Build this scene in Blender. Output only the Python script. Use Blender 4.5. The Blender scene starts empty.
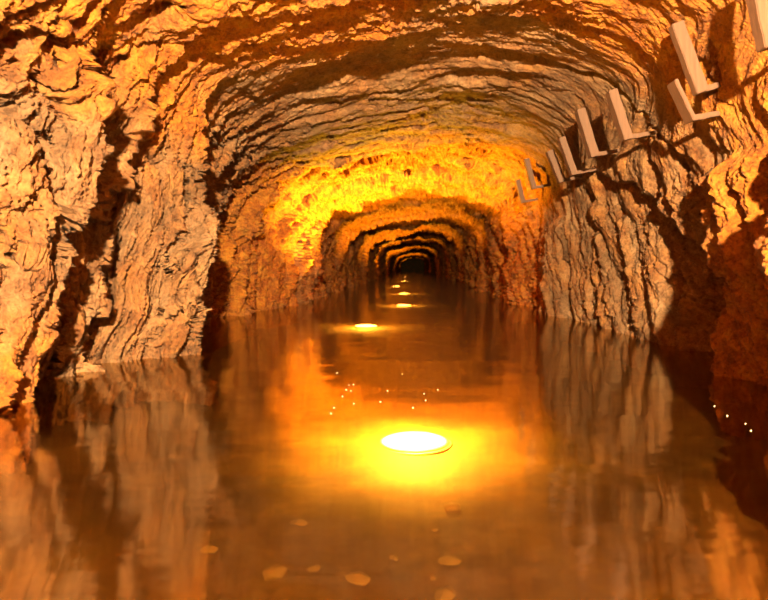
import bpy, bmesh, math
import numpy as np
from mathutils import Vector, Matrix

sc = bpy.context.scene
C = sc.collection
F, VX, VY, EYE = 600.0, 413.0, 268.0, 0.60      # focal length (px), vanishing point (px), eye height over the water


def at(px, py, Y):                               # a point of the place seen at a pixel, at distance Y
    return Vector(((px - VX) * Y / F, Y, EYE - (py - VY) * Y / F))


# ------------------------------------------------------------------ noise
def h2(ix, iy, seed):
    n = (ix.astype(np.int64) * 374761393 + iy.astype(np.int64) * 668265263 + seed * 974634777) & 0xFFFFFFFF
    n = ((n ^ (n >> 13)) * 1274126177) & 0xFFFFFFFF
    n = ((n ^ (n >> 16)) * 2246822519) & 0xFFFFFFFF
    n = n ^ (n >> 15)
    return (n & 0xFFFFFF).astype(np.float32) / np.float32(0xFFFFFF)


def vnoise(x, y, seed):
    xi, yi = np.floor(x), np.floor(y)
    fx, fy = (x - xi).astype(np.float32), (y - yi).astype(np.float32)
    ux, uy = fx * fx * fx * (fx * (fx * 6 - 15) + 10), fy * fy * fy * (fy * (fy * 6 - 15) + 10)

    def g(dx, dy):
        a = h2(xi + dx, yi + dy, seed) * np.float32(2 * math.pi)
        return np.cos(a) * (fx - dx) + np.sin(a) * (fy - dy)
    a = g(0, 0) * (1 - ux) + g(1, 0) * ux
    b = g(0, 1) * (1 - ux) + g(1, 1) * ux
    return (a * (1 - uy) + b * uy) * 1.5


def fbm(x, y, seed, octs=4, gain=0.5):
    t, a = 0, 1.0
    for k in range(octs):
        t = t + a * vnoise(x, y, seed + k * 17)
        x, y = x * 1.93 * 0.94 + y * 1.93 * 0.34 + 3.7, y * 1.93 * 0.94 - x * 1.93 * 0.34 + 9.1
        a *= gain
    return t


def ridged(x, y, seed, octs=4, gain=0.5):
    t, a = 0, 1.0
    for k in range(octs):
        t = t + a * (1 - 2 * np.abs(vnoise(x, y, seed + k * 13)))
        x, y, a = x * 2.03 + 5.1, y * 2.03 - 2.3, a * gain
    return t


def facets(x, y, seed, tilt=1.0):
    """broken-rock facets: every cell is a tilted plane of its own; returns height and edge distance"""
    xi, yi = np.floor(x), np.floor(y)
    d1 = np.full(x.shape, 9.0, np.float32); d2 = d1.copy()
    hh = np.zeros(x.shape, np.float32)
    for i in (-1, 0, 1):
        for j in (-1, 0, 1):
            cx, cy = xi + i, yi + j
            ox = (x - cx - h2(cx, cy, seed)).astype(np.float32)
            oy = (y - cy - h2(cx, cy, seed + 1)).astype(np.float32)
            d = ox * ox + oy * oy
            val = (h2(cx, cy, seed + 2) - 0.5) + tilt * ((h2(cx, cy, seed + 3) - 0.5) * ox + (h2(cx, cy, seed + 4) - 0.62) * -oy)
            m = d < d1
            d2 = np.where(m, d1, np.minimum(d2, d))
            hh = np.where(m, val, hh)
            d1 = np.where(m, d, d1)
    return hh, np.sqrt(d2) - np.sqrt(d1)


def sst(a, b, x):
    t = np.clip((x - a) / (b - a), 0, 1)
    return t * t * (3 - 2 * t)


def seg_dist(y, z, pts):
    """distance to a polyline in (Y, z) wall coordinates"""
    best = np.full(y.shape, 9.0)
    for (a, b), (c, d) in zip(pts[:-1], pts[1:]):
        L = (c - a) ** 2 + (d - b) ** 2
        t = np.clip(((y - a) * (c - a) + (z - b) * (d - b)) / L, 0, 1)
        best = np.minimum(best, np.hypot(y - a - t * (c - a), z - b - t * (d - b)))
    return best


def inside(y, z, poly):
    r = np.zeros(y.shape, bool)
    n = len(poly)
    for i in range(n):
        (a, b), (c, d) = poly[i], poly[(i + 1) % n]
        m = (b > z) != (d > z)
        if b != d:
            r ^= m & (y < (c - a) * (z - b) / (d - b) + a)
    return r


# ------------------------------------------------------------------ tunnel surface
prof = np.array([(-1.92, -0.75), (-1.98, -0.3), (-2.0, 0.0), (-2.0, 0.5), (-1.96, 1.0), (-1.83, 1.5), (-1.5, 1.88), (-0.8, 2.13),
                 (0.0, 2.26), (0.5, 2.29), (1.0, 2.25), (1.42, 2.10), (1.72, 1.84), (1.88, 1.48), (1.96, 1.0), (1.98, 0.5), (1.96, 0.0),
                 (1.94, -0.3), (1.90, -0.75)])


def catmull(P, n):
    Q = np.vstack([2 * P[0] - P[1], P, 2 * P[-1] - P[-2]])
    out = []
    for i in range(1, len(Q) - 2):
        t = np.linspace(0, 1, 60, endpoint=False)[:, None]
        p0, p1, p2, p3 = Q[i - 1], Q[i], Q[i + 1], Q[i + 2]
        out.append(0.5 * (2 * p1 + (p2 - p0) * t + (2 * p0 - 5 * p1 + 4 * p2 - p3) * t * t + (3 * p1 - p0 - 3 * p2 + p3) * t ** 3))
    R = np.vstack(out + [P[-1:]])
    d = np.concatenate([[0], np.cumsum(np.hypot(*np.diff(R, axis=0).T))])
    s = np.linspace(0, d[-1], n)
    return np.stack([np.interp(s, d, R[:, 0]), np.interp(s, d, R[:, 1])], 1), s


NS = 900
ring, sarr = catmull(prof, NS)
tan = np.gradient(ring, axis=0); tan /= np.linalg.norm(tan, axis=1)[:, None]
nrm = np.stack([tan[:, 1], -tan[:, 0]], 1)                 # points into the tunnel
for _ in range(3):
    nrm[1:-1] = (nrm[:-2] + nrm[1:-1] * 2 + nrm[2:]) / 4
nrm /= np.linalg.norm(nrm, axis=1)[:, None]
ys = list(np.arange(-5.0, 2.0, 0.06))
y = 2.0
while y < 95:
    ys.append(y); y += 0.0045 if 2.6 < y < 4.5 else 0.00145 * y ** 1.35
yarr = np.array(ys); NY = len(yarr)
S, Y = np.meshgrid(sarr, yarr)                             # rows: along the tunnel
X0, Z0 = np.broadcast_to(ring[:, 0], S.shape), np.broadcast_to(ring[:, 1], S.shape)
NX_, NZ_ = nrm[:, 0], nrm[:, 1]

zz = np.clip(Z0, -0.5, 2.3)
Lm = sst(0.3, -1.2, X0); Rm = sst(-0.3, 1.2, X0)            # left / right side
ceil = sst(1.45, 2.0, Z0)
wallm = 1 - ceil
near = sst(12.0, 8.5, Y)

# the ragged edge of every hand-placed form
rag1 = fbm(S * 3.0, Y * 3.0, 5, 4)
rag2 = fbm(S * 3.0 + 40, Y * 3.0, 6, 4)

# left buttresses: slabs that come out towards the camera and break off
kL = np.interp(Y, [2.2, 2.8, 3.5, 4.0, 4.5], [0.15, 0.12, 0.06, 0.0, 0.0])
bl = Y - kL * zz + 0.05 * fbm(S * 2.2, Y * 2.0, 15, 2)
LY, LD = ([1.2, 2.2, 2.6, 2.74, 2.79, 3.15, 3.32, 3.50, 3.54, 3.70, 3.80, 4.14, 4.22, 4.28, 4.6, 6.0, 7.1, 7.45, 7.6, 8.3, 8.5],
               [0.0, 0.08, 0.20, 0.27, -0.14, -0.16, 0.06, 0.22, -0.08, -0.06, 0.10, 0.50, 0.55, 0.06, -0.10, -0.2, -0.38, -0.36, -0.12, -0.12, -0.05])
DL = np.interp(bl, LY, LD)
DL = DL * np.where(bl < 2.775, 1 + 0.75 * np.clip(zz, 0, 1.2), 1.0)
envL = Lm * np.interp(zz, [-0.5, 0.9, 1.45, 1.75, 2.0], [1, 1, 0.75, 0.35, 0.0])
# right wall
yr, zr = Y + 0.06 * rag1, zz + 0.06 * rag2
DR = np.interp(yr - 0.12 * zz, [1.0, 2.0, 2.6, 3.3, 3.42, 3.6, 4.2, 4.55, 4.7, 5.9, 6.02, 6.1, 6.25, 8.2, 8.4, 8.55, 9.5, 10],
               [0.02, 0.1, 0.2, 0.24, 0.05, -0.22, -0.28, -0.1, 0.04, 0.05, 0.06, -0.12, 0.02, 0.2, 0.2, 0.05, 0.0, 0.0])
nearR = np.interp(yr - 0.12 * zz, [0.6, 1.4, 1.8, 2.05, 2.35, 2.6, 3.1, 3.38, 3.48, 3.62, 4.0, 4.25, 4.4], [0.05, 0.5, 0.66, 0.62, 0.25, 0.14, 0.2, 0.24, 0.1, -0.5, -0.6, -0.3, 0.04])  # nearest bulge is out of view, added to shade the low wall behind it
lowR = np.where(nearR < 0, sst(0.75, 0.45, zr), np.where(Y < 2.4, sst(1.15, 0.85, zr), 1.0))
DR = np.where(yr - 0.12 * zz < 4.4, nearR * lowR, DR)
envR = Rm * np.interp(zz, [-0.5, 1.2, 1.6, 1.9], [1, 1, 0.35, 0.0])
crackR = [(5.9, 1.5), (5.5, 1.41), (5.0, 1.22), (4.5, 0.98), (4.05, 0.72), (3.9, 0.45), (3.86, -0.3)]
slabR = [(6.0, 1.55)] + crackR + [(6.1, -0.6), (6.12, 0.6)]
rin = inside(yr, zr, slabR)
rd = seg_dist(yr, zr, crackR)
slab = np.where(rin, -0.10 * sst(0.6, 0.0, rd), 0.05 * sst(0.5, 0.0, rd)) - 0.13 * np.exp(-(rd / 0.045) ** 2)

# single deep cracks of the left wall, drawn in (Y, z) at the wall's distance
def on_wall(pts, X):
    out = []
    for px, py in pts:
        yy = F * X / (px - VX)
        out.append((yy, EYE - (py - VY) * yy / F))
    return out


cracks = [([(118, 370), (124, 320), (127, 250), (128, 190), (134, 150)], 0.24, 0.045),
          ([(88, 345), (100, 300), (95, 260), (102, 195), (112, 160)], 0.16, 0.03), ([(86, 185), (70, 145), (44, 100), (32, 70)], 0.2, 0.035),
          ([(70, 190), (95, 150), (110, 108)], 0.10, 0.022), ([(0, 70), (22, 105), (26, 150)], 0.10, 0.025), ([(150, 360), (160, 290), (158, 220), (170, 150)], 0.05, 0.015),
          ([(185, 355), (186, 300), (178, 240), (186, 180)], 0.05, 0.015), ([(0, 235), (35, 250), (72, 228)], 0.07, 0.02), ([(40, 90), (90, 70), (130, 30)], 0.08, 0.025),
          ([(5, 20), (60, 40), (100, 20)], 0.08, 0.025)]
CR = 0
for pts, dep, wid in cracks:
    dd = seg_dist(Y + 0.06 * rag1 + 0.02 * rag2, zz + 0.06 * rag2, on_wall(pts, -1.72))
    CR = CR - dep * np.exp(-(dd / wid) ** 2)
cracksR = [([(588, 188), (600, 240), (606, 330)], 0.14, 0.03), ([(625, 205), (640, 245), (655, 290), (662, 335)], 0.06, 0.02), ([(560, 200), (568, 250), (572, 310)], 0.06, 0.03),
           ([(690, 150), (712, 200), (722, 260)], 0.10, 0.03), ([(610, 200), (622, 260), (628, 320)], 0.05, 0.02), ([(640, 60), (665, 130), (690, 170)], 0.10, 0.03),
           ([(725, 40), (740, 110), (755, 170)], 0.08, 0.03)]
CRR = 0
for pts, dep, wid in cracksR:
    dd = seg_dist(Y + 0.08 * rag1, zz + 0.06 * rag2, on_wall(pts, 1.88))
    CRR = CRR - dep * np.exp(-(dd / wid) ** 2)

# rings of the roof: each lip hangs lower, then the rock steps back up behind it
lip_y = [2.2, 3.2, 3.75, 3.95, 4.05, 5.0, 6.6, 7.3, 7.55, 7.68, 8.6, 10.2, 10.7, 10.85, 12.2, 12.9, 13.05, 14.6, 15.9, 16.15, 18.2, 19.3, 19.5, 21.6, 22.8, 23.1]
lip_d = [-0.03, -0.03, -0.03, -0.02, -0.03, -0.04, 0.05, 0.12, 0.13, -0.08, -0.06, 0.24, 0.30, 0.08, 0.18, 0.24, 0.0, 0.10, 0.28, 0.02, 0.16, 0.26, 0.0, 0.12, 0.28, 0.0]
g = 25.0; kk = 0
while g < 94:
    lip_y += [g, g + 0.3]; lip_d += [0.16 + 0.14 * ((kk * 37) % 10) / 10, -0.08]
    g += 2.2 + 1.4 * ((kk * 53) % 10) / 10; kk += 1
br = Y + 0.16 * rag1 + np.interp(Y, [16, 20], [0.25, 0.55]) * fbm(S * 0.6, Y * 0.35, 31, 4) - 0.10 * zz * wallm
DRING = np.interp(br, lip_y, lip_d)
ringenv = np.where(Y < 7.2, ceil * 0.9, np.maximum(ceil, 0.75))

big = 0.12 * fbm(S * 0.55, Y * 0.5, 11, 3)
big = big * np.interp(Y, [9.0, 12.0], [0.45, 1.0])

# bedding: thin layers, tilted so that they lie deeper the higher they are
yy1 = np.arange(0.0, 12.0, 0.01)
arcL = np.cumsum(np.hypot(0.01, np.gradient(np.interp(yy1, LY, LD)))) - yy1      # extra length along the faces of the buttresses
def plates(x, y, seed, n, octs=6, riser=0.16):
    t = fbm(x, y, seed, octs, 0.5) * n
    fl = np.floor(t)
    return (fl + sst(0.5 - riser / 2, 0.5 + riser / 2, t - fl)) / n


def rock_relief(s_, bed, y_, a1, a2, left, cl, q):
    """broken slate: tilted facets, terraced plates, thin beds and cracks"""
    f1, e1 = facets(s_ * 1.25 + 0.25 * a2, bed * 4.4 + 0.3 * a1, 41 + q)
    f2, e2 = facets(s_ * 2.9 + 0.45 * a1, bed * 13.0 + 0.45 * a2, 51 + q)
    f3, e3 = facets(s_ * 8 + 0.4 * a2, bed * 30 + 0.4 * a1, 61 + q)
    p1 = plates(s_ * 1.1, bed * 4.2, 301 + q, 3.0)
    p2 = plates(s_ * 2.6, bed * 9.0, 311 + q, 3.0)
    ck1 = np.exp(-(fbm(s_ * 0.8, bed * 4.5, 321 + q, 6, 0.55) / 0.035) ** 2)
    ck2 = np.exp(-(fbm(s_ * 1.6, bed * 11, 331 + q, 5, 0.55) / 0.05) ** 2)
    saw = bed * 5.5 + 1.3 * fbm(s_ * 1.5, y_ * 1.2, 71 + q, 3); saw = saw - np.floor(saw)
    saw2 = bed * 15 + 1.6 * fbm(s_ * 2.6, y_ * 2.2, 81 + q, 3); saw2 = saw2 - np.floor(saw2)
    mod = 0.5 + 0.5 * np.clip(fbm(s_ * 0.8, y_ * 0.8, 91 + q, 3) * 1.6 + 0.3, 0, 1)
    r = ((0.06 + 0.03 * cl) * f1 + 0.02 * f2 + 0.010 * f3 + (0.085 - 0.03 * cl) * p1 + 0.034 * p2
         - (0.08 * left + 0.02 * (1 - cl)) * ck1 - (0.03 * left + 0.01) * ck2 - 0.008 * np.exp(-(e2 / 0.09) ** 2)
         + 0.03 * (saw - 0.5) * mod + 0.014 * (saw2 - 0.5) * mod
         + 0.012 * fbm(s_ * 5, bed * 7, 101 + q, 5, 0.6) + 0.008 * ridged(s_ * 18, bed * 40, 111 + q, 3, 0.6))
    return r, p1


warp = 0.22 * fbm(S * 0.7, Y * 0.7, 21, 3)
bed = Y - 0.5 * Rm * zz * wallm + warp
rock, p1 = rock_relief(S, bed, Y, rag1, rag2, 0.0, ceil, 0)
rock = rock * np.where(Y > 9, 1.5, 1.0) * (1 - 0.35 * Rm * sst(1.4, 1.0, zz) * sst(8.5, 7.5, Y) * sst(4.2, 4.5, Y))
rock = rock * (1 - 0.48 * sst(1.75, 2.1, Z0) * sst(3.9, 4.4, Y) * sst(8.0, 7.3, Y))
# the left wall has slabs of its own, standing nearly upright
yy1 = np.arange(0.0, 12.0, 0.01)
arcL = np.cumsum(np.hypot(0.01, np.gradient(np.interp(yy1, LY, LD)))) - yy1      # extra length along the faces of the buttresses
rr, cc = (yarr > 1.5) & (yarr < 9.0), (ring[:, 0] < -1.1) & (ring[:, 1] < 2.1)
ix = np.ix_(rr, cc)
bedL = (Y - 0.12 * zz)[ix] + 0.6 * warp[ix] + np.interp(bl[ix], yy1, arcL)
rl, pl1 = rock_relief(S[ix], bedL * 1.7, Y[ix], rag1[ix], rag2[ix], 1.0, 0.0, 1000)
mL = (sst(2.05, 1.6, Z0) * sst(-1.15, -1.5, X0) * sst(8.8, 7.0, Y))[ix]
rock[ix] = rock[ix] * (1 - mL) + 1.35 * rl * mL
p1[ix] = p1[ix] * (1 - mL) + pl1 * mL

D = CR * (X0 < -0.5) + CRR * (X0 > 0.5) * sst(9.0, 8.0, Y) + DL * envL + DR * envR * near + slab * Rm * wallm * sst(7.5, 6.3, Y) + DRING * ringenv + big + rock
# keep the rock clear of the row of brackets on the right shoulder
brm = sst(1.1, 1.3, Z0) * sst(0.9, 1.3, X0) * sst(9.6, 9.0, Y)
D = D - rock
D = D * (1 - brm) + np.minimum(D, 0.07) * brm
# first the large forms, then the relief along their own normals
BXp, BZp, BYp = X0 + NX_ * D, Z0 + NZ_ * D, Y.copy()
gs = [np.gradient(a, axis=1) for a in (BXp, BYp, BZp)]
gy = [np.gradient(a, axis=0) for a in (BXp, BYp, BZp)]
n3 = np.stack([gs[1] * gy[2] - gs[2] * gy[1], gs[2] * gy[0] - gs[0] * gy[2], gs[0] * gy[1] - gs[1] * gy[0]], -1)
n3 /= np.linalg.norm(n3, axis=-1)[..., None] + 1e-9
if (n3[..., 0] * NX_ + n3[..., 2] * NZ_).mean() < 0:
    n3 = -n3
for _ in range(6):                                         # even out over neighbours
    n3[1:-1] = (n3[:-2] + 2 * n3[1:-1] + n3[2:]) / 4
    n3[:, 1:-1] = (n3[:, :-2] + 2 * n3[:, 1:-1] + n3[:, 2:]) / 4
n3 /= np.linalg.norm(n3, axis=-1)[..., None] + 1e-9
rk = rock * (1 - 0.6 * brm)
PX, PY, PZ = BXp + n3[..., 0] * rk, BYp + n3[..., 1] * rk, BZp + n3[..., 2] * rk

# ochre coating: ring zones of iron stain
yst = Y + 0.5 * fbm(S * 0.9, Y * 0.9, 131, 4) + 0.2 * rag1
st_ceil = np.interp(yst, [1.5, 3.9, 4.35, 6.9, 7.5, 10.5, 13, 20], [1, 1, 0.22, 0.15, 0.95, 0.9, 0.7, 0.8])
st_L = np.interp(yst, [1.0, 2.2, 2.5, 6.4, 6.9, 8.6, 9.4, 10, 12, 14], [0.6, 0.5, 0.05, 0.06, 1.0, 1.0, 0.9, 0.3, 0.7, 0.7])
st_L = np.maximum(st_L, 0.7 * sst(2.9, 2.7, bl) * sst(0.55, 0.2, zz))  # low foot of the near slab: orange lamp light put into the stain
st_R = np.interp(yst, [1.0, 3.4, 3.75, 8.2, 8.7, 10, 14], [1, 0.98, 0.12, 0.1, 0.7, 0.85, 0.7])
sh = sst(1.3, 1.85, Z0)
stain = st_ceil * sh + (1 - sh) * (st_L * (X0 < 0) + st_R * (X0 >= 0))
stain = np.clip(stain + 0.30 * fbm(S * 2.2, Y * 2.2, 141, 5) + 0.25 * sst(0.0, 0.35, p1 + 0.5 * fbm(S * 1.5, bed * 4, 151, 4)) * wallm, 0, 1)


# ------------------------------------------------------------------ materials
def mat(name):
    m = bpy.data.materials.new(name); m.use_nodes = True
    nt = m.node_tree; nt.nodes.clear()
    out = nt.nodes.new('ShaderNodeOutputMaterial')
    return m, nt, out


def nd(nt, t, **kw):
    n = nt.nodes.new(t)
    for k, v in kw.items():
        if k.startswith('in_'):
            n.inputs[k[3:].replace('_', ' ')].default_value = v
        else:
            setattr(n, k, v)
    return n


def ramp(nt, fac, stops):
    r = nt.nodes.new('ShaderNodeValToRGB')
    el = r.color_ramp.elements
    el[0].position, el[0].color = stops[0][0], (*stops[0][1], 1)
    el[1].position, el[1].color = stops[-1][0], (*stops[-1][1], 1)
    for p, c in stops[1:-1]:
        e = el.new(p); e.color = (*c, 1)
    nt.links.new(fac, r.inputs[0])
    return r.outputs[0]


def mixc(nt, fac, a, b, mode='MIX'):
    n = nt.nodes.new('ShaderNodeMix'); n.data_type = 'RGBA'; n.blend_type = mode
    for s, v in ((0, fac), (6, a), (7, b)):
        if hasattr(v, 'node'):
            nt.links.new(v, n.inputs[s])
        else:
            n.inputs[s].default_value = v if s == 0 else (*v, 1)
    return n.outputs[2]


def rock_material(name, stain_attr=True):
    m, nt, out = mat(name)
    L = nt.links.new
    co = nd(nt, 'ShaderNodeTexCoord').outputs['Object']
    n1 = nd(nt, 'ShaderNodeTexNoise', in_Scale=2.3, in_Detail=8.0, in_Roughness=0.65); L(co, n1.inputs['Vector'])
    n2 = nd(nt, 'ShaderNodeTexNoise', in_Scale=9.0, in_Detail=8.0, in_Roughness=0.7); L(co, n2.inputs['Vector'])
    n3 = nd(nt, 'ShaderNodeTexNoise', in_Scale=45.0, in_Detail=9.0, in_Roughness=0.7); L(co, n3.inputs['Vector'])
    bare = ramp(nt, n1.outputs[0], [(0.30, (0.20, 0.125, 0.07)), (0.46, (0.40, 0.25, 0.15)), (0.58, (0.58, 0.39, 0.25)), (0.75, (0.62, 0.47, 0.30))])
    speck = ramp(nt, n2.outputs[0], [(0.33, (0.40, 0.35, 0.30)), (0.5, (0.9, 0.88, 0.84)), (0.7, (1.0, 1.0, 1.0))])
    grain = ramp(nt, n3.outputs[0], [(0.36, (0.45, 0.40, 0.35)), (0.48, (0.92, 0.90, 0.88)), (0.64, (1.12, 1.12, 1.12))])
    bare = mixc(nt, 1.0, bare, speck, 'MULTIPLY')
    ochre = ramp(nt, n2.outputs[0], [(0.30, (0.24, 0.08, 0.012)), (0.43, (0.52, 0.17, 0.018)), (0.55, (0.76, 0.31, 0.03)), (0.70, (0.86, 0.50, 0.08))])
    if stain_attr:
        a = nd(nt, 'ShaderNodeAttribute', attribute_name='stain')
        col = mixc(nt, a.outputs['Fac'], bare, ochre)
    else:
        col = mixc(nt, 0.45, bare, ochre)
    col = mixc(nt, 1.0, col, (0.52, 0.455, 0.39), 'MULTIPLY')
    col = mixc(nt, 0.85, col, grain, 'MULTIPLY')
    b = nd(nt, 'ShaderNodeBsdfPrincipled', in_Roughness=0.62)
    b.inputs['Specular IOR Level'].default_value = 0.35
    L(col, b.inputs['Base Color'])
    h = nd(nt, 'ShaderNodeMath', operation='ADD'); L(n3.outputs[0], h.inputs[0])
    hm = nd(nt, 'ShaderNodeMath', operation='MULTIPLY'); L(n2.outputs[0], hm.inputs[0]); hm.inputs[1].default_value = 1.6
    L(hm.outputs[0], h.inputs[1])
    bp = nd(nt, 'ShaderNodeBump', in_Strength=1.0, in_Distance=0.04); L(h.outputs[0], bp.inputs['Height'])
    L(bp.outputs[0], b.inputs['Normal']); L(b.outputs[0], out.inputs[0])
    return m


def simple(name, col, rough=0.6, metal=0.0, noise=0.0, scale=(20, 20, 20), dark=0.5, bump=0.0):
    m, nt, out = mat(name); L = nt.links.new
    b = nd(nt, 'ShaderNodeBsdfPrincipled', in_Roughness=rough, in_Metallic=metal)
    co = nd(nt, 'ShaderNodeTexCoord').outputs['Object']
    mp = nd(nt, 'ShaderNodeMapping'); mp.inputs['Scale'].default_value = scale; L(co, mp.inputs[0])
    n = nd(nt, 'ShaderNodeTexNoise', in_Scale=1.0, in_Detail=6.0); L(mp.outputs[0], n.inputs['Vector'])
    c = ramp(nt, n.outputs[0], [(0.5 - 0.25, tuple(x * (1 - noise * (1 - dark)) for x in col)), (0.65, col)])
    L(c, b.inputs['Base Color'])
    if bump:
        bp = nd(nt, 'ShaderNodeBump', in_Strength=bump, in_Distance=0.005); L(n.outputs[0], bp.inputs['Height']); L(bp.outputs[0], b.inputs['Normal'])
    L(b.outputs[0], out.inputs[0])
    return m


M_ROCK = rock_material('tunnel_rock')
M_STONE = simple('bed_stone', (0.18, 0.13, 0.05), 0.7, noise=0.5, scale=(14, 14, 14), bump=0.3)
M_WOOD = simple('weathered_wood', (0.085, 0.036, 0.018), 0.7, noise=0.7, scale=(60, 60, 6), bump=0.4)
M_WOODD = simple('dark_wood', (0.30, 0.17, 0.10), 0.75, noise=0.7, scale=(60, 60, 6), bump=0.4)
M_METAL = simple('lamp_metal', (0.45, 0.36, 0.24), 0.5, 0.3, noise=0.5)
M_FOAM = simple('foam_bubble', (0.95, 0.85, 0.6), 0.25)

# bed of the tunnel, under the water
mb, nt, out = mat('tunnel_bed'); L = nt.links.new
co = nd(nt, 'ShaderNodeTexCoord').outputs['Object']
n1 = nd(nt, 'ShaderNodeTexNoise', in_Scale=3.0, in_Detail=8.0, in_Roughness=0.65); L(co, n1.inputs['Vector'])
v1 = nd(nt, 'ShaderNodeTexVoronoi', in_Scale=16.0); L(co, v1.inputs['Vector'])
c = ramp(nt, n1.outputs[0], [(0.3, (0.04, 0.020, 0.006)), (0.5, (0.09, 0.052, 0.014)), (0.7, (0.16, 0.11, 0.03))])
cs = ramp(nt, v1.outputs['Color'], [(0.0, (0.6, 0.6, 0.5)), (0.75, (0.9, 0.9, 0.85)), (1.0, (1.3, 1.25, 1.1))])
c = mixc(nt, 1.0, c, cs, 'MULTIPLY')
b = nd(nt, 'ShaderNodeBsdfPrincipled', in_Roughness=0.85); L(c, b.inputs['Base Color']); L(b.outputs[0], out.inputs[0])
M_BED = mb

# water: mirrors at grazing angles, lets the light of the sunken lamps through
mw, nt, out = mat('mine_water'); L = nt.links.new
co = nd(nt, 'ShaderNodeTexCoord').outputs['Object']
mp = nd(nt, 'ShaderNodeMapping'); mp.inputs['Scale'].default_value = (0.22, 1.0, 1.0); L(co, mp.inputs[0])
wn = nd(nt, 'ShaderNodeTexNoise', in_Scale=13.0, in_Detail=3.0, in_Roughness=0.5); L(mp.outputs[0], wn.inputs['Vector'])
bp = nd(nt, 'ShaderNodeBump', in_Strength=0.05, in_Distance=0.02); L(wn.outputs[0], bp.inputs['Height'])
ge = nd(nt, 'ShaderNodeNewGeometry')
io = nd(nt, 'ShaderNodeMapRange'); L(ge.outputs['Backfacing'], io.inputs[0]); io.inputs[3].default_value = 4.0; io.inputs[4].default_value = 1 / 4.0
fr = nd(nt, 'ShaderNodeFresnel'); L(io.outputs[0], fr.inputs['IOR'])
gl = nd(nt, 'ShaderNodeBsdfAnisotropic' if hasattr(bpy.types, 'ShaderNodeBsdfAnisotropic') else 'ShaderNodeBsdfGlossy', in_Roughness=0.065)
gl.inputs['Color'].default_value = (1.0, 0.93, 0.78, 1); gl.inputs['Anisotropy'].default_value = 0.65
tg = nd(nt, 'ShaderNodeCombineXYZ'); tg.inputs[0].default_value = 1.0; L(tg.outputs[0], gl.inputs['Tangent'])
L(bp.outputs[0], gl.inputs['Normal'])
tr = nd(nt, 'ShaderNodeBsdfTransparent'); tr.inputs['Color'].default_value = (0.58, 0.42, 0.2, 1)
mx = nd(nt, 'ShaderNodeMixShader'); L(fr.outputs[0], mx.inputs[0]); L(tr.outputs[0], mx.inputs[1]); L(gl.outputs[0], mx.inputs[2])
L(mx.outputs[0], out.inputs[0])
M_WATER = mw

me_, nt, out = mat('lamp_glow')
e = nd(nt, 'ShaderNodeEmission', in_Strength=60.0); e.inputs['Color'].default_value = (1.0, 0.62, 0.16, 1)
nt.links.new(e.outputs[0], out.inputs[0])
M_GLOW = me_


# ------------------------------------------------------------------ object helpers
def grid_mesh(name, vx, vy, vz, material, attr=None, flip=False):
    r, c = vx.shape
    co = np.stack([vx, vy, vz], -1).reshape(-1, 3).astype(np.float32)
    i = np.arange(r * c).reshape(r, c)
    q = np.stack([i[:-1, :-1], i[:-1, 1:], i[1:, 1:], i[1:, :-1]], -1).reshape(-1, 4)
    if flip:
        q = q[:, ::-1]
    me = bpy.data.meshes.new(name)
    me.vertices.add(len(co)); me.vertices.foreach_set('co', co.ravel())
    me.loops.add(q.size); me.loops.foreach_set('vertex_index', np.ascontiguousarray(q, dtype=np.int32).ravel())
    me.polygons.add(len(q))
    me.polygons.foreach_set('loop_start', np.arange(0, q.size, 4, dtype=np.int32))
    me.polygons.foreach_set('use_smooth', np.ones(len(q), bool))
    if attr is not None:
        a = me.attributes.new('stain', 'FLOAT', 'POINT'); a.data.foreach_set('value', attr.astype(np.float32).ravel())
    me.update(calc_edges=True); me.validate()
    me.materials.append(material)
    o = bpy.data.objects.new(name, me); C.objects.link(o)
    return o


def obj(name, bm, material, parent=None, smooth=True):
    me = bpy.data.meshes.new(name); bm.to_mesh(me); bm.free()
    me.materials.append(material)
    if smooth:
        for p in me.polygons:
            p.use_smooth = True
    o = bpy.data.objects.new(name, me); C.objects.link(o)
    if parent:
        o.parent = parent
    return o


def tag(o, label, cat, group=None, kind=None):
    o['label'] = label; o['category'] = cat
    if group:
        o['group'] = group
    if kind:
        o['kind'] = kind
    return o


def thing(name, label, cat, loc, group=None):
    o = bpy.data.objects.new(name, None); C.objects.link(o); o.location = loc; o.empty_display_size = 0.05
    return tag(o, label, cat, group)


def structure(o, label, cat):
    o['kind'] = 'structure'; o['label'] = label; o['category'] = cat
    return o


# ------------------------------------------------------------------ the rock shell
iL = int(np.argmin(np.abs(ring[:, 1] - 1.62) + (ring[:, 0] > 0) * 9))
iR = int(np.argmin(np.abs(ring[:, 1] - 1.62) + (ring[:, 0] < 0) * 9))
for nm, a, b, lab in (('wall_left', 0, iL + 1, 'tan rock wall of slabs and ribs along the left side of the flooded tunnel'),
                      ('ceiling', iL, iR + 1, 'arched rock roof of the tunnel with orange stained bands'),
                      ('wall_right', iR, NS, 'rough rock wall below the bracket row, right side of the tunnel')):
    o = grid_mesh(nm, PX[:, a:b], PY[:, a:b], PZ[:, a:b], M_ROCK, stain[:, a:b])
    structure(o, lab, 'ceiling' if nm == 'ceiling' else 'wall')

# bed
BED = -0.36
bx = np.linspace(-2.1, 2.1, 150)
by = np.concatenate([np.arange(-5, 0.8, 0.1), np.arange(0.8, 5, 0.02), np.arange(5, 12, 0.06), np.arange(12, 95, 0.4)])
BX, BY = np.meshgrid(bx, by)
bf, be = facets(BX * 6, BY * 6, 201)
BZ = BED + 0.02 * fbm(BX * 1.2, BY * 1.2, 211, 3) + 0.003 * bf + 0.10 * sst(1.2, 2.0, np.abs(BX))
structure(grid_mesh('floor', BX, BY, BZ, M_BED), 'brown stony bed of the tunnel seen through the shallow water', 'floor')


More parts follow.
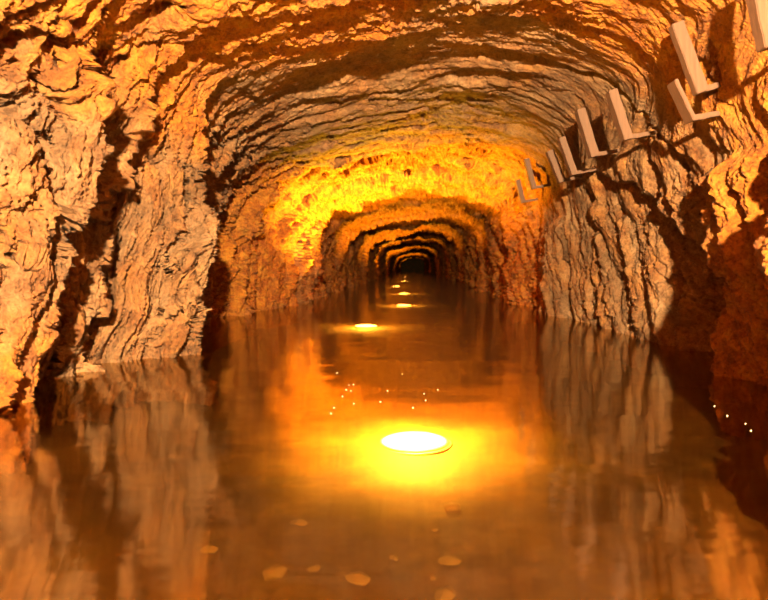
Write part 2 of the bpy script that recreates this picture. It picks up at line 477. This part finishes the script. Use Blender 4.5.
def bed_z(x, y):
    i = int(np.argmin(np.abs(by - y))); j = int(np.argmin(np.abs(bx - x)))
    return float(BZ[i, j])


# far end
bm = bmesh.new()
bmesh.ops.create_grid(bm, x_segments=24, y_segments=24, size=2.4)
for v in bm.verts:
    v.co = Vector((v.co.x, 94.5 + 0.3 * math.sin(v.co.x * 5) * math.cos(v.co.y * 4), v.co.y + 0.8))
structure(obj('wall_back', bm, M_STONE), 'dark rock at the far end of the tunnel', 'wall')

# water surface
wy = np.concatenate([np.arange(-5, 12, 0.06), np.arange(12, 94, 0.4)])
mid = NS // 2
kl = np.argmin(np.abs(PZ[:, :mid]), axis=1); kr = mid + np.argmin(np.abs(PZ[:, mid:]), axis=1)
rows_ = np.arange(NY)
xl = np.interp(wy, yarr, PX[rows_, kl]) - 0.004; xr = np.interp(wy, yarr, PX[rows_, kr]) + 0.004
tt = np.linspace(0, 1, 60)
WX = xl[:, None] * (1 - tt) + xr[:, None] * tt
WY = np.broadcast_to(wy[:, None], WX.shape)
WZ = 0.0015 * fbm(WX * 2.5, WY * 3.5, 221, 3)
tag(grid_mesh('water', WX, WY, WZ, M_WATER), 'still brown water flooding the tunnel from wall to wall', 'water', kind='stuff')


# ------------------------------------------------------------------ sunken lamps
def cyl(bm, r1, r2, z0, z1, n=32, cap=True):
    a = [bm.verts.new((r1 * math.cos(2 * math.pi * k / n), r1 * math.sin(2 * math.pi * k / n), z0)) for k in range(n)]
    b_ = [bm.verts.new((r2 * math.cos(2 * math.pi * k / n), r2 * math.sin(2 * math.pi * k / n), z1)) for k in range(n)]
    for k in range(n):
        bm.faces.new((a[k], a[(k + 1) % n], b_[(k + 1) % n], b_[k]))
    if cap:
        bm.faces.new(a[::-1]); bm.faces.new(b_)


def lathe(bm, pts, n=32):
    rows = []
    for r, z in pts:
        rows.append([bm.verts.new((max(r, 1e-4) * math.cos(2 * math.pi * k / n), max(r, 1e-4) * math.sin(2 * math.pi * k / n), z)) for k in range(n)])
    for a, b_ in zip(rows[:-1], rows[1:]):
        for k in range(n):
            bm.faces.new((a[k], a[(k + 1) % n], b_[(k + 1) % n], b_[k]))


def lamp_meshes():
    d = {}
    bm = bmesh.new(); lathe(bm, [(0, 0), (0.15, 0), (0.15, 0.006), (0.14, 0.010), (0, 0.010)]); d['base'] = bm
    bm = bmesh.new(); lathe(bm, [(0.128, 0.008), (0.136, 0.008), (0.136, 0.016), (0.128, 0.018), (0.128, 0.008)]); d['collar'] = bm
    bm = bmesh.new(); lathe(bm, [(0.127, 0.010), (0.127, 0.018), (0.115, 0.026), (0.085, 0.036), (0.045, 0.042), (0, 0.044)]); d['glass_dome'] = bm
    return d


LM = {'base': M_METAL, 'collar': M_METAL, 'glass_dome': M_GLOW}
lamps = [((414, 435), 'nearest and largest sunken lamp, wide yellow glow under the water in the foreground'),
         ((366, 325), 'second sunken lamp from the foreground, left of the tunnel centre line'),
         ((404, 304), 'third sunken lamp from the foreground, with a long thin glow to both sides'),
         ((404, 293), 'fourth sunken lamp from the foreground, just beyond the third in the same line'),
         ((396, 286), 'fifth sunken lamp from the foreground, set left of the fourth and sixth'),
         ((404, 281), 'sixth sunken lamp from the foreground, small bright spot deep in the tunnel'),
         ((406, 276.8), 'seventh sunken lamp from the foreground, a tiny spot near the dark end'),
         ((404, 274.4), 'farthest sunken lamp, a speck before the dark tunnel end')]
SPOT = [700, 13500, 3300, 2600, 2700, 2700, 2400, 1500]
BED_POOL = [1000, 500, 500, 500, 500, 500, 500, 500]
lens_z = -0.32
protos = {k: obj(k, bm, LM[k]) for k, bm in lamp_meshes().items()}
for i, ((px, py), lab) in enumerate(lamps):
    Yl = F * (EYE - lens_z) / (py - VY)
    p = at(px, py, Yl)
    zb = bed_z(p.x, p.y)
    t = thing('sunken_lamp', lab, 'lamp', (p.x, p.y, zb), 'sunken lamps along the tunnel bed')
    for k, o in protos.items():
        if i:
            o = o.copy(); C.objects.link(o)
        o.parent = t
    t.scale = (1.4, 1.4, 1.0)
    li = bpy.data.lights.new('sunken_lamp_beam', 'SPOT'); li.energy = SPOT[i]; li.color = (1.0, 0.63, 0.04)
    li.spot_size = math.radians((92, 108)[i] if i < 2 else 104); li.spot_blend = 0.8; li.shadow_soft_size = 0.05
    lo = bpy.data.objects.new('sunken_lamp_beam', li); C.objects.link(lo); lo.parent = t; lo.location = (0, 0, 0.16)
    lo.rotation_euler = (math.pi, math.radians(5) if i == 1 else 0, 0)
    li = bpy.data.lights.new('added_bed_pool', 'SPOT'); li.spot_size = math.radians(156); li.spot_blend = 0.4; li.energy = BED_POOL[i]; li.color = (1.0, 0.5, 0.06); li.shadow_soft_size = 0.06
    lo = bpy.data.objects.new('added_bed_pool', li); C.objects.link(lo); lo.parent = t; lo.location = (0, 0, 0.22)  # added spot facing down, stands in for lamp glow scattered over the bed


# ------------------------------------------------------------------ L brackets on the right shoulder
def beam_bm(a, b_, side, w, d, taper=1.0, bev=0.004):
    """a squared timber from a to b; 'side' is its width direction"""
    ax = (b_ - a).normalized()
    sd = (side - ax * side.dot(ax)).normalized()
    tw = ax.cross(sd)
    bm = bmesh.new()
    rows = []
    for k in range(7):
        f = k / 6
        p = a.lerp(b_, f); q = 1 + (taper - 1) * f
        wob = 0.0015 * math.sin(k * 2.3 + a.y * 9)
        rows.append([bm.verts.new(p + sd * (sx * w / 2 * q + wob) + tw * (sy * d / 2 * q)) for sx, sy in ((-1, -1), (1, -1), (1, 1), (-1, 1))])
    for r0, r1 in zip(rows[:-1], rows[1:]):
        for k in range(4):
            bm.faces.new((r0[k], r0[(k + 1) % 4], r1[(k + 1) % 4], r1[k]))
    bm.faces.new(rows[0][::-1]); bm.faces.new(rows[-1])
    bmesh.ops.recalc_face_normals(bm, faces=bm.faces)
    ed = [e_ for e_ in bm.edges if e_.calc_face_angle(0) > 0.5]
    bmesh.ops.bevel(bm, geom=ed, offset=bev, segments=2, affect='EDGES')
    return bm


def wall_x(Yq, zq):
    """how far right the finished rock lies at (Y, z)"""
    i = int(np.argmin(np.abs(yarr - Yq)))
    best = 9
    for ii in range(max(0, i - 3), i + 4):
        m = (PX[ii] > 0.6) & (np.abs(PZ[ii] - zq) < 0.02)
        if m.any():
            best = min(best, float(PX[ii][m].max()))
    return best


K = 0.93
brackets = [((750, -32), (767, 49), 2.87, 0.058, 0.07, 'nearest L bracket, cut by the upper right edge of the picture'),
            ((675.5, 24), (701, 93), 3.66, 0.072, 0.06, 'large pale L bracket on orange stained rock with its foot pointing right'),
            ((672, 82), (691, 122), 3.75, 0.024, 0.11, 'shorter thin L bracket just below and left of the large pale one'),
            ((611, 91), (627, 140), 4.74, 0.066, 0.09, 'L bracket halfway along the row, above the big tan rock face'),
            ((579.5, 110), (594, 157), 5.5, 0.072, 0.10, 'L bracket in the row next to the close set pair, on its near side'),
            ((561, 138), (574, 175), 6.18, 0.06, 0.09, 'right one of the two close set brackets near the yellow arch'),
            ((549.5, 151), (562, 182), 6.8, 0.075, 0.09, 'left one of the two close set brackets near the yellow arch'),
            ((526, 159), (534, 189), 8.2, 0.06, 0.10, 'small narrow bracket beside the yellow lit arch'),
            ((517.5, 180), (523, 203), 9.2, 0.06, 0.10, 'farthest and smallest bracket, last in the row')]
for i, (tp, bt, Yb, w, d, lab) in enumerate(brackets):
    Yb *= K
    a, b_ = at(*bt, Yb), at(*tp, Yb)
    ez = b_ - a
    wx1 = wall_x(Yb, a.z + 0.05)
    foot = Vector((max(a.x + 0.10, min(wx1 + 0.03, a.x + 0.21)), Yb, a.z + 0.055))
    t = thing('wall_bracket', lab, 'bracket', foot, 'L brackets along the right wall')
    mi = -foot
    bar = obj('bar', beam_bm(a + mi, b_ + mi, Vector((1, 0, 0)), w, d), M_WOOD, t, False)
    arm0 = a + ez.normalized() * 0.02 + Vector((w * 0.3, 0, 0))
    obj('arm', beam_bm(arm0 + mi, Vector((0.0, 0, 0.0)), Vector((0, 0, 1)), 0.034, 0.05, 0.8), M_WOOD, t, False)

# ------------------------------------------------------------------ stones on the bed
stones = [((452, 505), 0.055, 'pale flat stone on the bed below the big glow'),
          ((445, 588), 0.06, 'pale angular stone on the bed at the bottom edge, right of centre'),
          ((358, 574), 0.055, 'pale flat stone on the bed left of the angular one'),
          ((275, 575), 0.065, 'dull broad stone on the bed in the lower left centre'),
          ((394, 551), 0.028, 'small round stone on the bed between two pale flat stones'),
          ((450, 556), 0.05, 'dim wide stone on the bed below the flat one under the glow'),
          ((433, 572), 0.022, 'tiny stone on the bed above the pale angular stone'),
          ((300, 520), 0.05, 'dim stone on the bed at left under the glow'),
          ((314, 567), 0.03, 'small stone on the bed between the broad and the flat stone'),
          ((210, 548), 0.05, 'dim stone on the bed at far left in the shallow reflection'),
          ((435, 526), 0.02, 'tiny pale pebble on the bed just under the flat stone below the glow')]
for i, ((px, py), r, lab) in enumerate(stones):
    Ys = F * (EYE - BED - 0.02) / (py - VY)
    p = at(px, py, Ys)
    zb = bed_z(p.x, p.y)
    bm = bmesh.new(); bmesh.ops.create_icosphere(bm, subdivisions=3, radius=1.0)
    for v in bm.verts:
        n = v.co.copy()
        for k in range(7):
            a1, a2 = (i * 2.1 + k * 2.39), math.sin(k * 3.1 + i)
            dr = Vector((math.cos(a1), math.sin(a1), a2)).normalized()
            dd = n.dot(dr) - 0.62
            if dd > 0:
                n -= dr * dd * 0.85
        v.co = Vector((n.x * r * 0.85, n.y * r * 0.6, n.z * r * 0.28))
    o = obj('stone', bm, M_STONE, None, False)
    o.location = (p.x, p.y, zb + r * 0.12); o.rotation_euler.z = i * 1.3
    tag(o, lab, 'stone', 'stones on the tunnel bed')

# ------------------------------------------------------------------ bubbles on the water
cl = [((349, 385.3), 'upper left of a tight pair of bubbles'), ((353.4, 384.7), 'upper right of a tight pair of bubbles')]
spots = [(349, 385.3), (353.4, 384.7), (346.2, 390), (351, 391), (342.5, 396.5), (353.8, 403.8), (334, 408), (331, 413.8), (387.5, 391), (380.3, 402),
         (424, 393.8), (425.6, 400.6), (413, 407.8), (437.8, 390), (337, 373), (402, 374), (714.5, 406.4), (727.3, 416), (745.6, 424), (751, 431)]
order = ['first', 'second', 'third', 'fourth', 'fifth', 'sixth', 'seventh', 'eighth']
groups = [(list(range(8)), 'in the cluster above the glow'), (list(range(8, 14)), 'in the loose row above the glow'),
          (list(range(14, 16)), 'of the two highest'), (list(range(16, 20)), 'in the line beside the right wall')]
for ids, where in groups:
    ids = sorted(ids, key=lambda k: spots[k][0])
    for n_, k in enumerate(ids):
        px, py = spots[k]
        Yb = F * EYE / (py - VY)
        p = at(px, py, Yb)
        r = 0.0018 + 0.0010 * ((k * 7) % 5) / 5
        bm = bmesh.new(); bmesh.ops.create_uvsphere(bm, u_segments=14, v_segments=8, radius=r)
        for v in bm.verts:
            v.co.z = v.co.z * 0.8
        o = obj('bubble', bm, M_FOAM)
        o.location = (p.x, p.y, r * 0.5)
        tag(o, 'tiny water bubble, %s from the left %s' % (order[n_], where), 'bubble', 'bubbles on the water')

# ------------------------------------------------------------------ light by the camera, up under the roof
li = bpy.data.lights.new('work_light', 'POINT'); li.energy = 13500; li.color = (1.0, 0.70, 0.34); li.shadow_soft_size = 0.06
lo = bpy.data.objects.new('work_light', li); C.objects.link(lo); lo.location = (0.3, -1.8, 1.7)

w = bpy.data.worlds.new('World'); sc.world = w; w.use_nodes = True
w.node_tree.nodes['Background'].inputs[0].default_value = (0.02, 0.01, 0.005, 1)
w.node_tree.nodes['Background'].inputs[1].default_value = 0.2

cam = bpy.data.cameras.new('camera'); co_ = bpy.data.objects.new('camera', cam); C.objects.link(co_)
cam.sensor_width = 36; cam.lens = F / 768 * 36
cam.shift_x = -(VX - 384) / 768; cam.shift_y = -(300 - VY) / 768
co_.location = (0, 0, EYE); co_.rotation_euler = (math.pi / 2, 0, 0)
cam.clip_start = 0.02; cam.clip_end = 200
cam.dof.use_dof = True; cam.dof.focus_distance = 4.6; cam.dof.aperture_fstop = 2.8
sc.camera = co_

vs = sc.view_settings
sc.display_settings.display_device = 'sRGB'
vs.view_transform = 'Standard'; vs.look = 'None'; vs.gamma = 1.0; vs.use_curve_mapping = False
vs.exposure = 0.0
cy = sc.cycles
cy.use_denoising = True
cy.max_bounces = 8; cy.diffuse_bounces = 3; cy.glossy_bounces = 4; cy.transparent_max_bounces = 8
cy.sample_clamp_indirect = 6.0; cy.caustics_reflective = False; cy.caustics_refractive = False
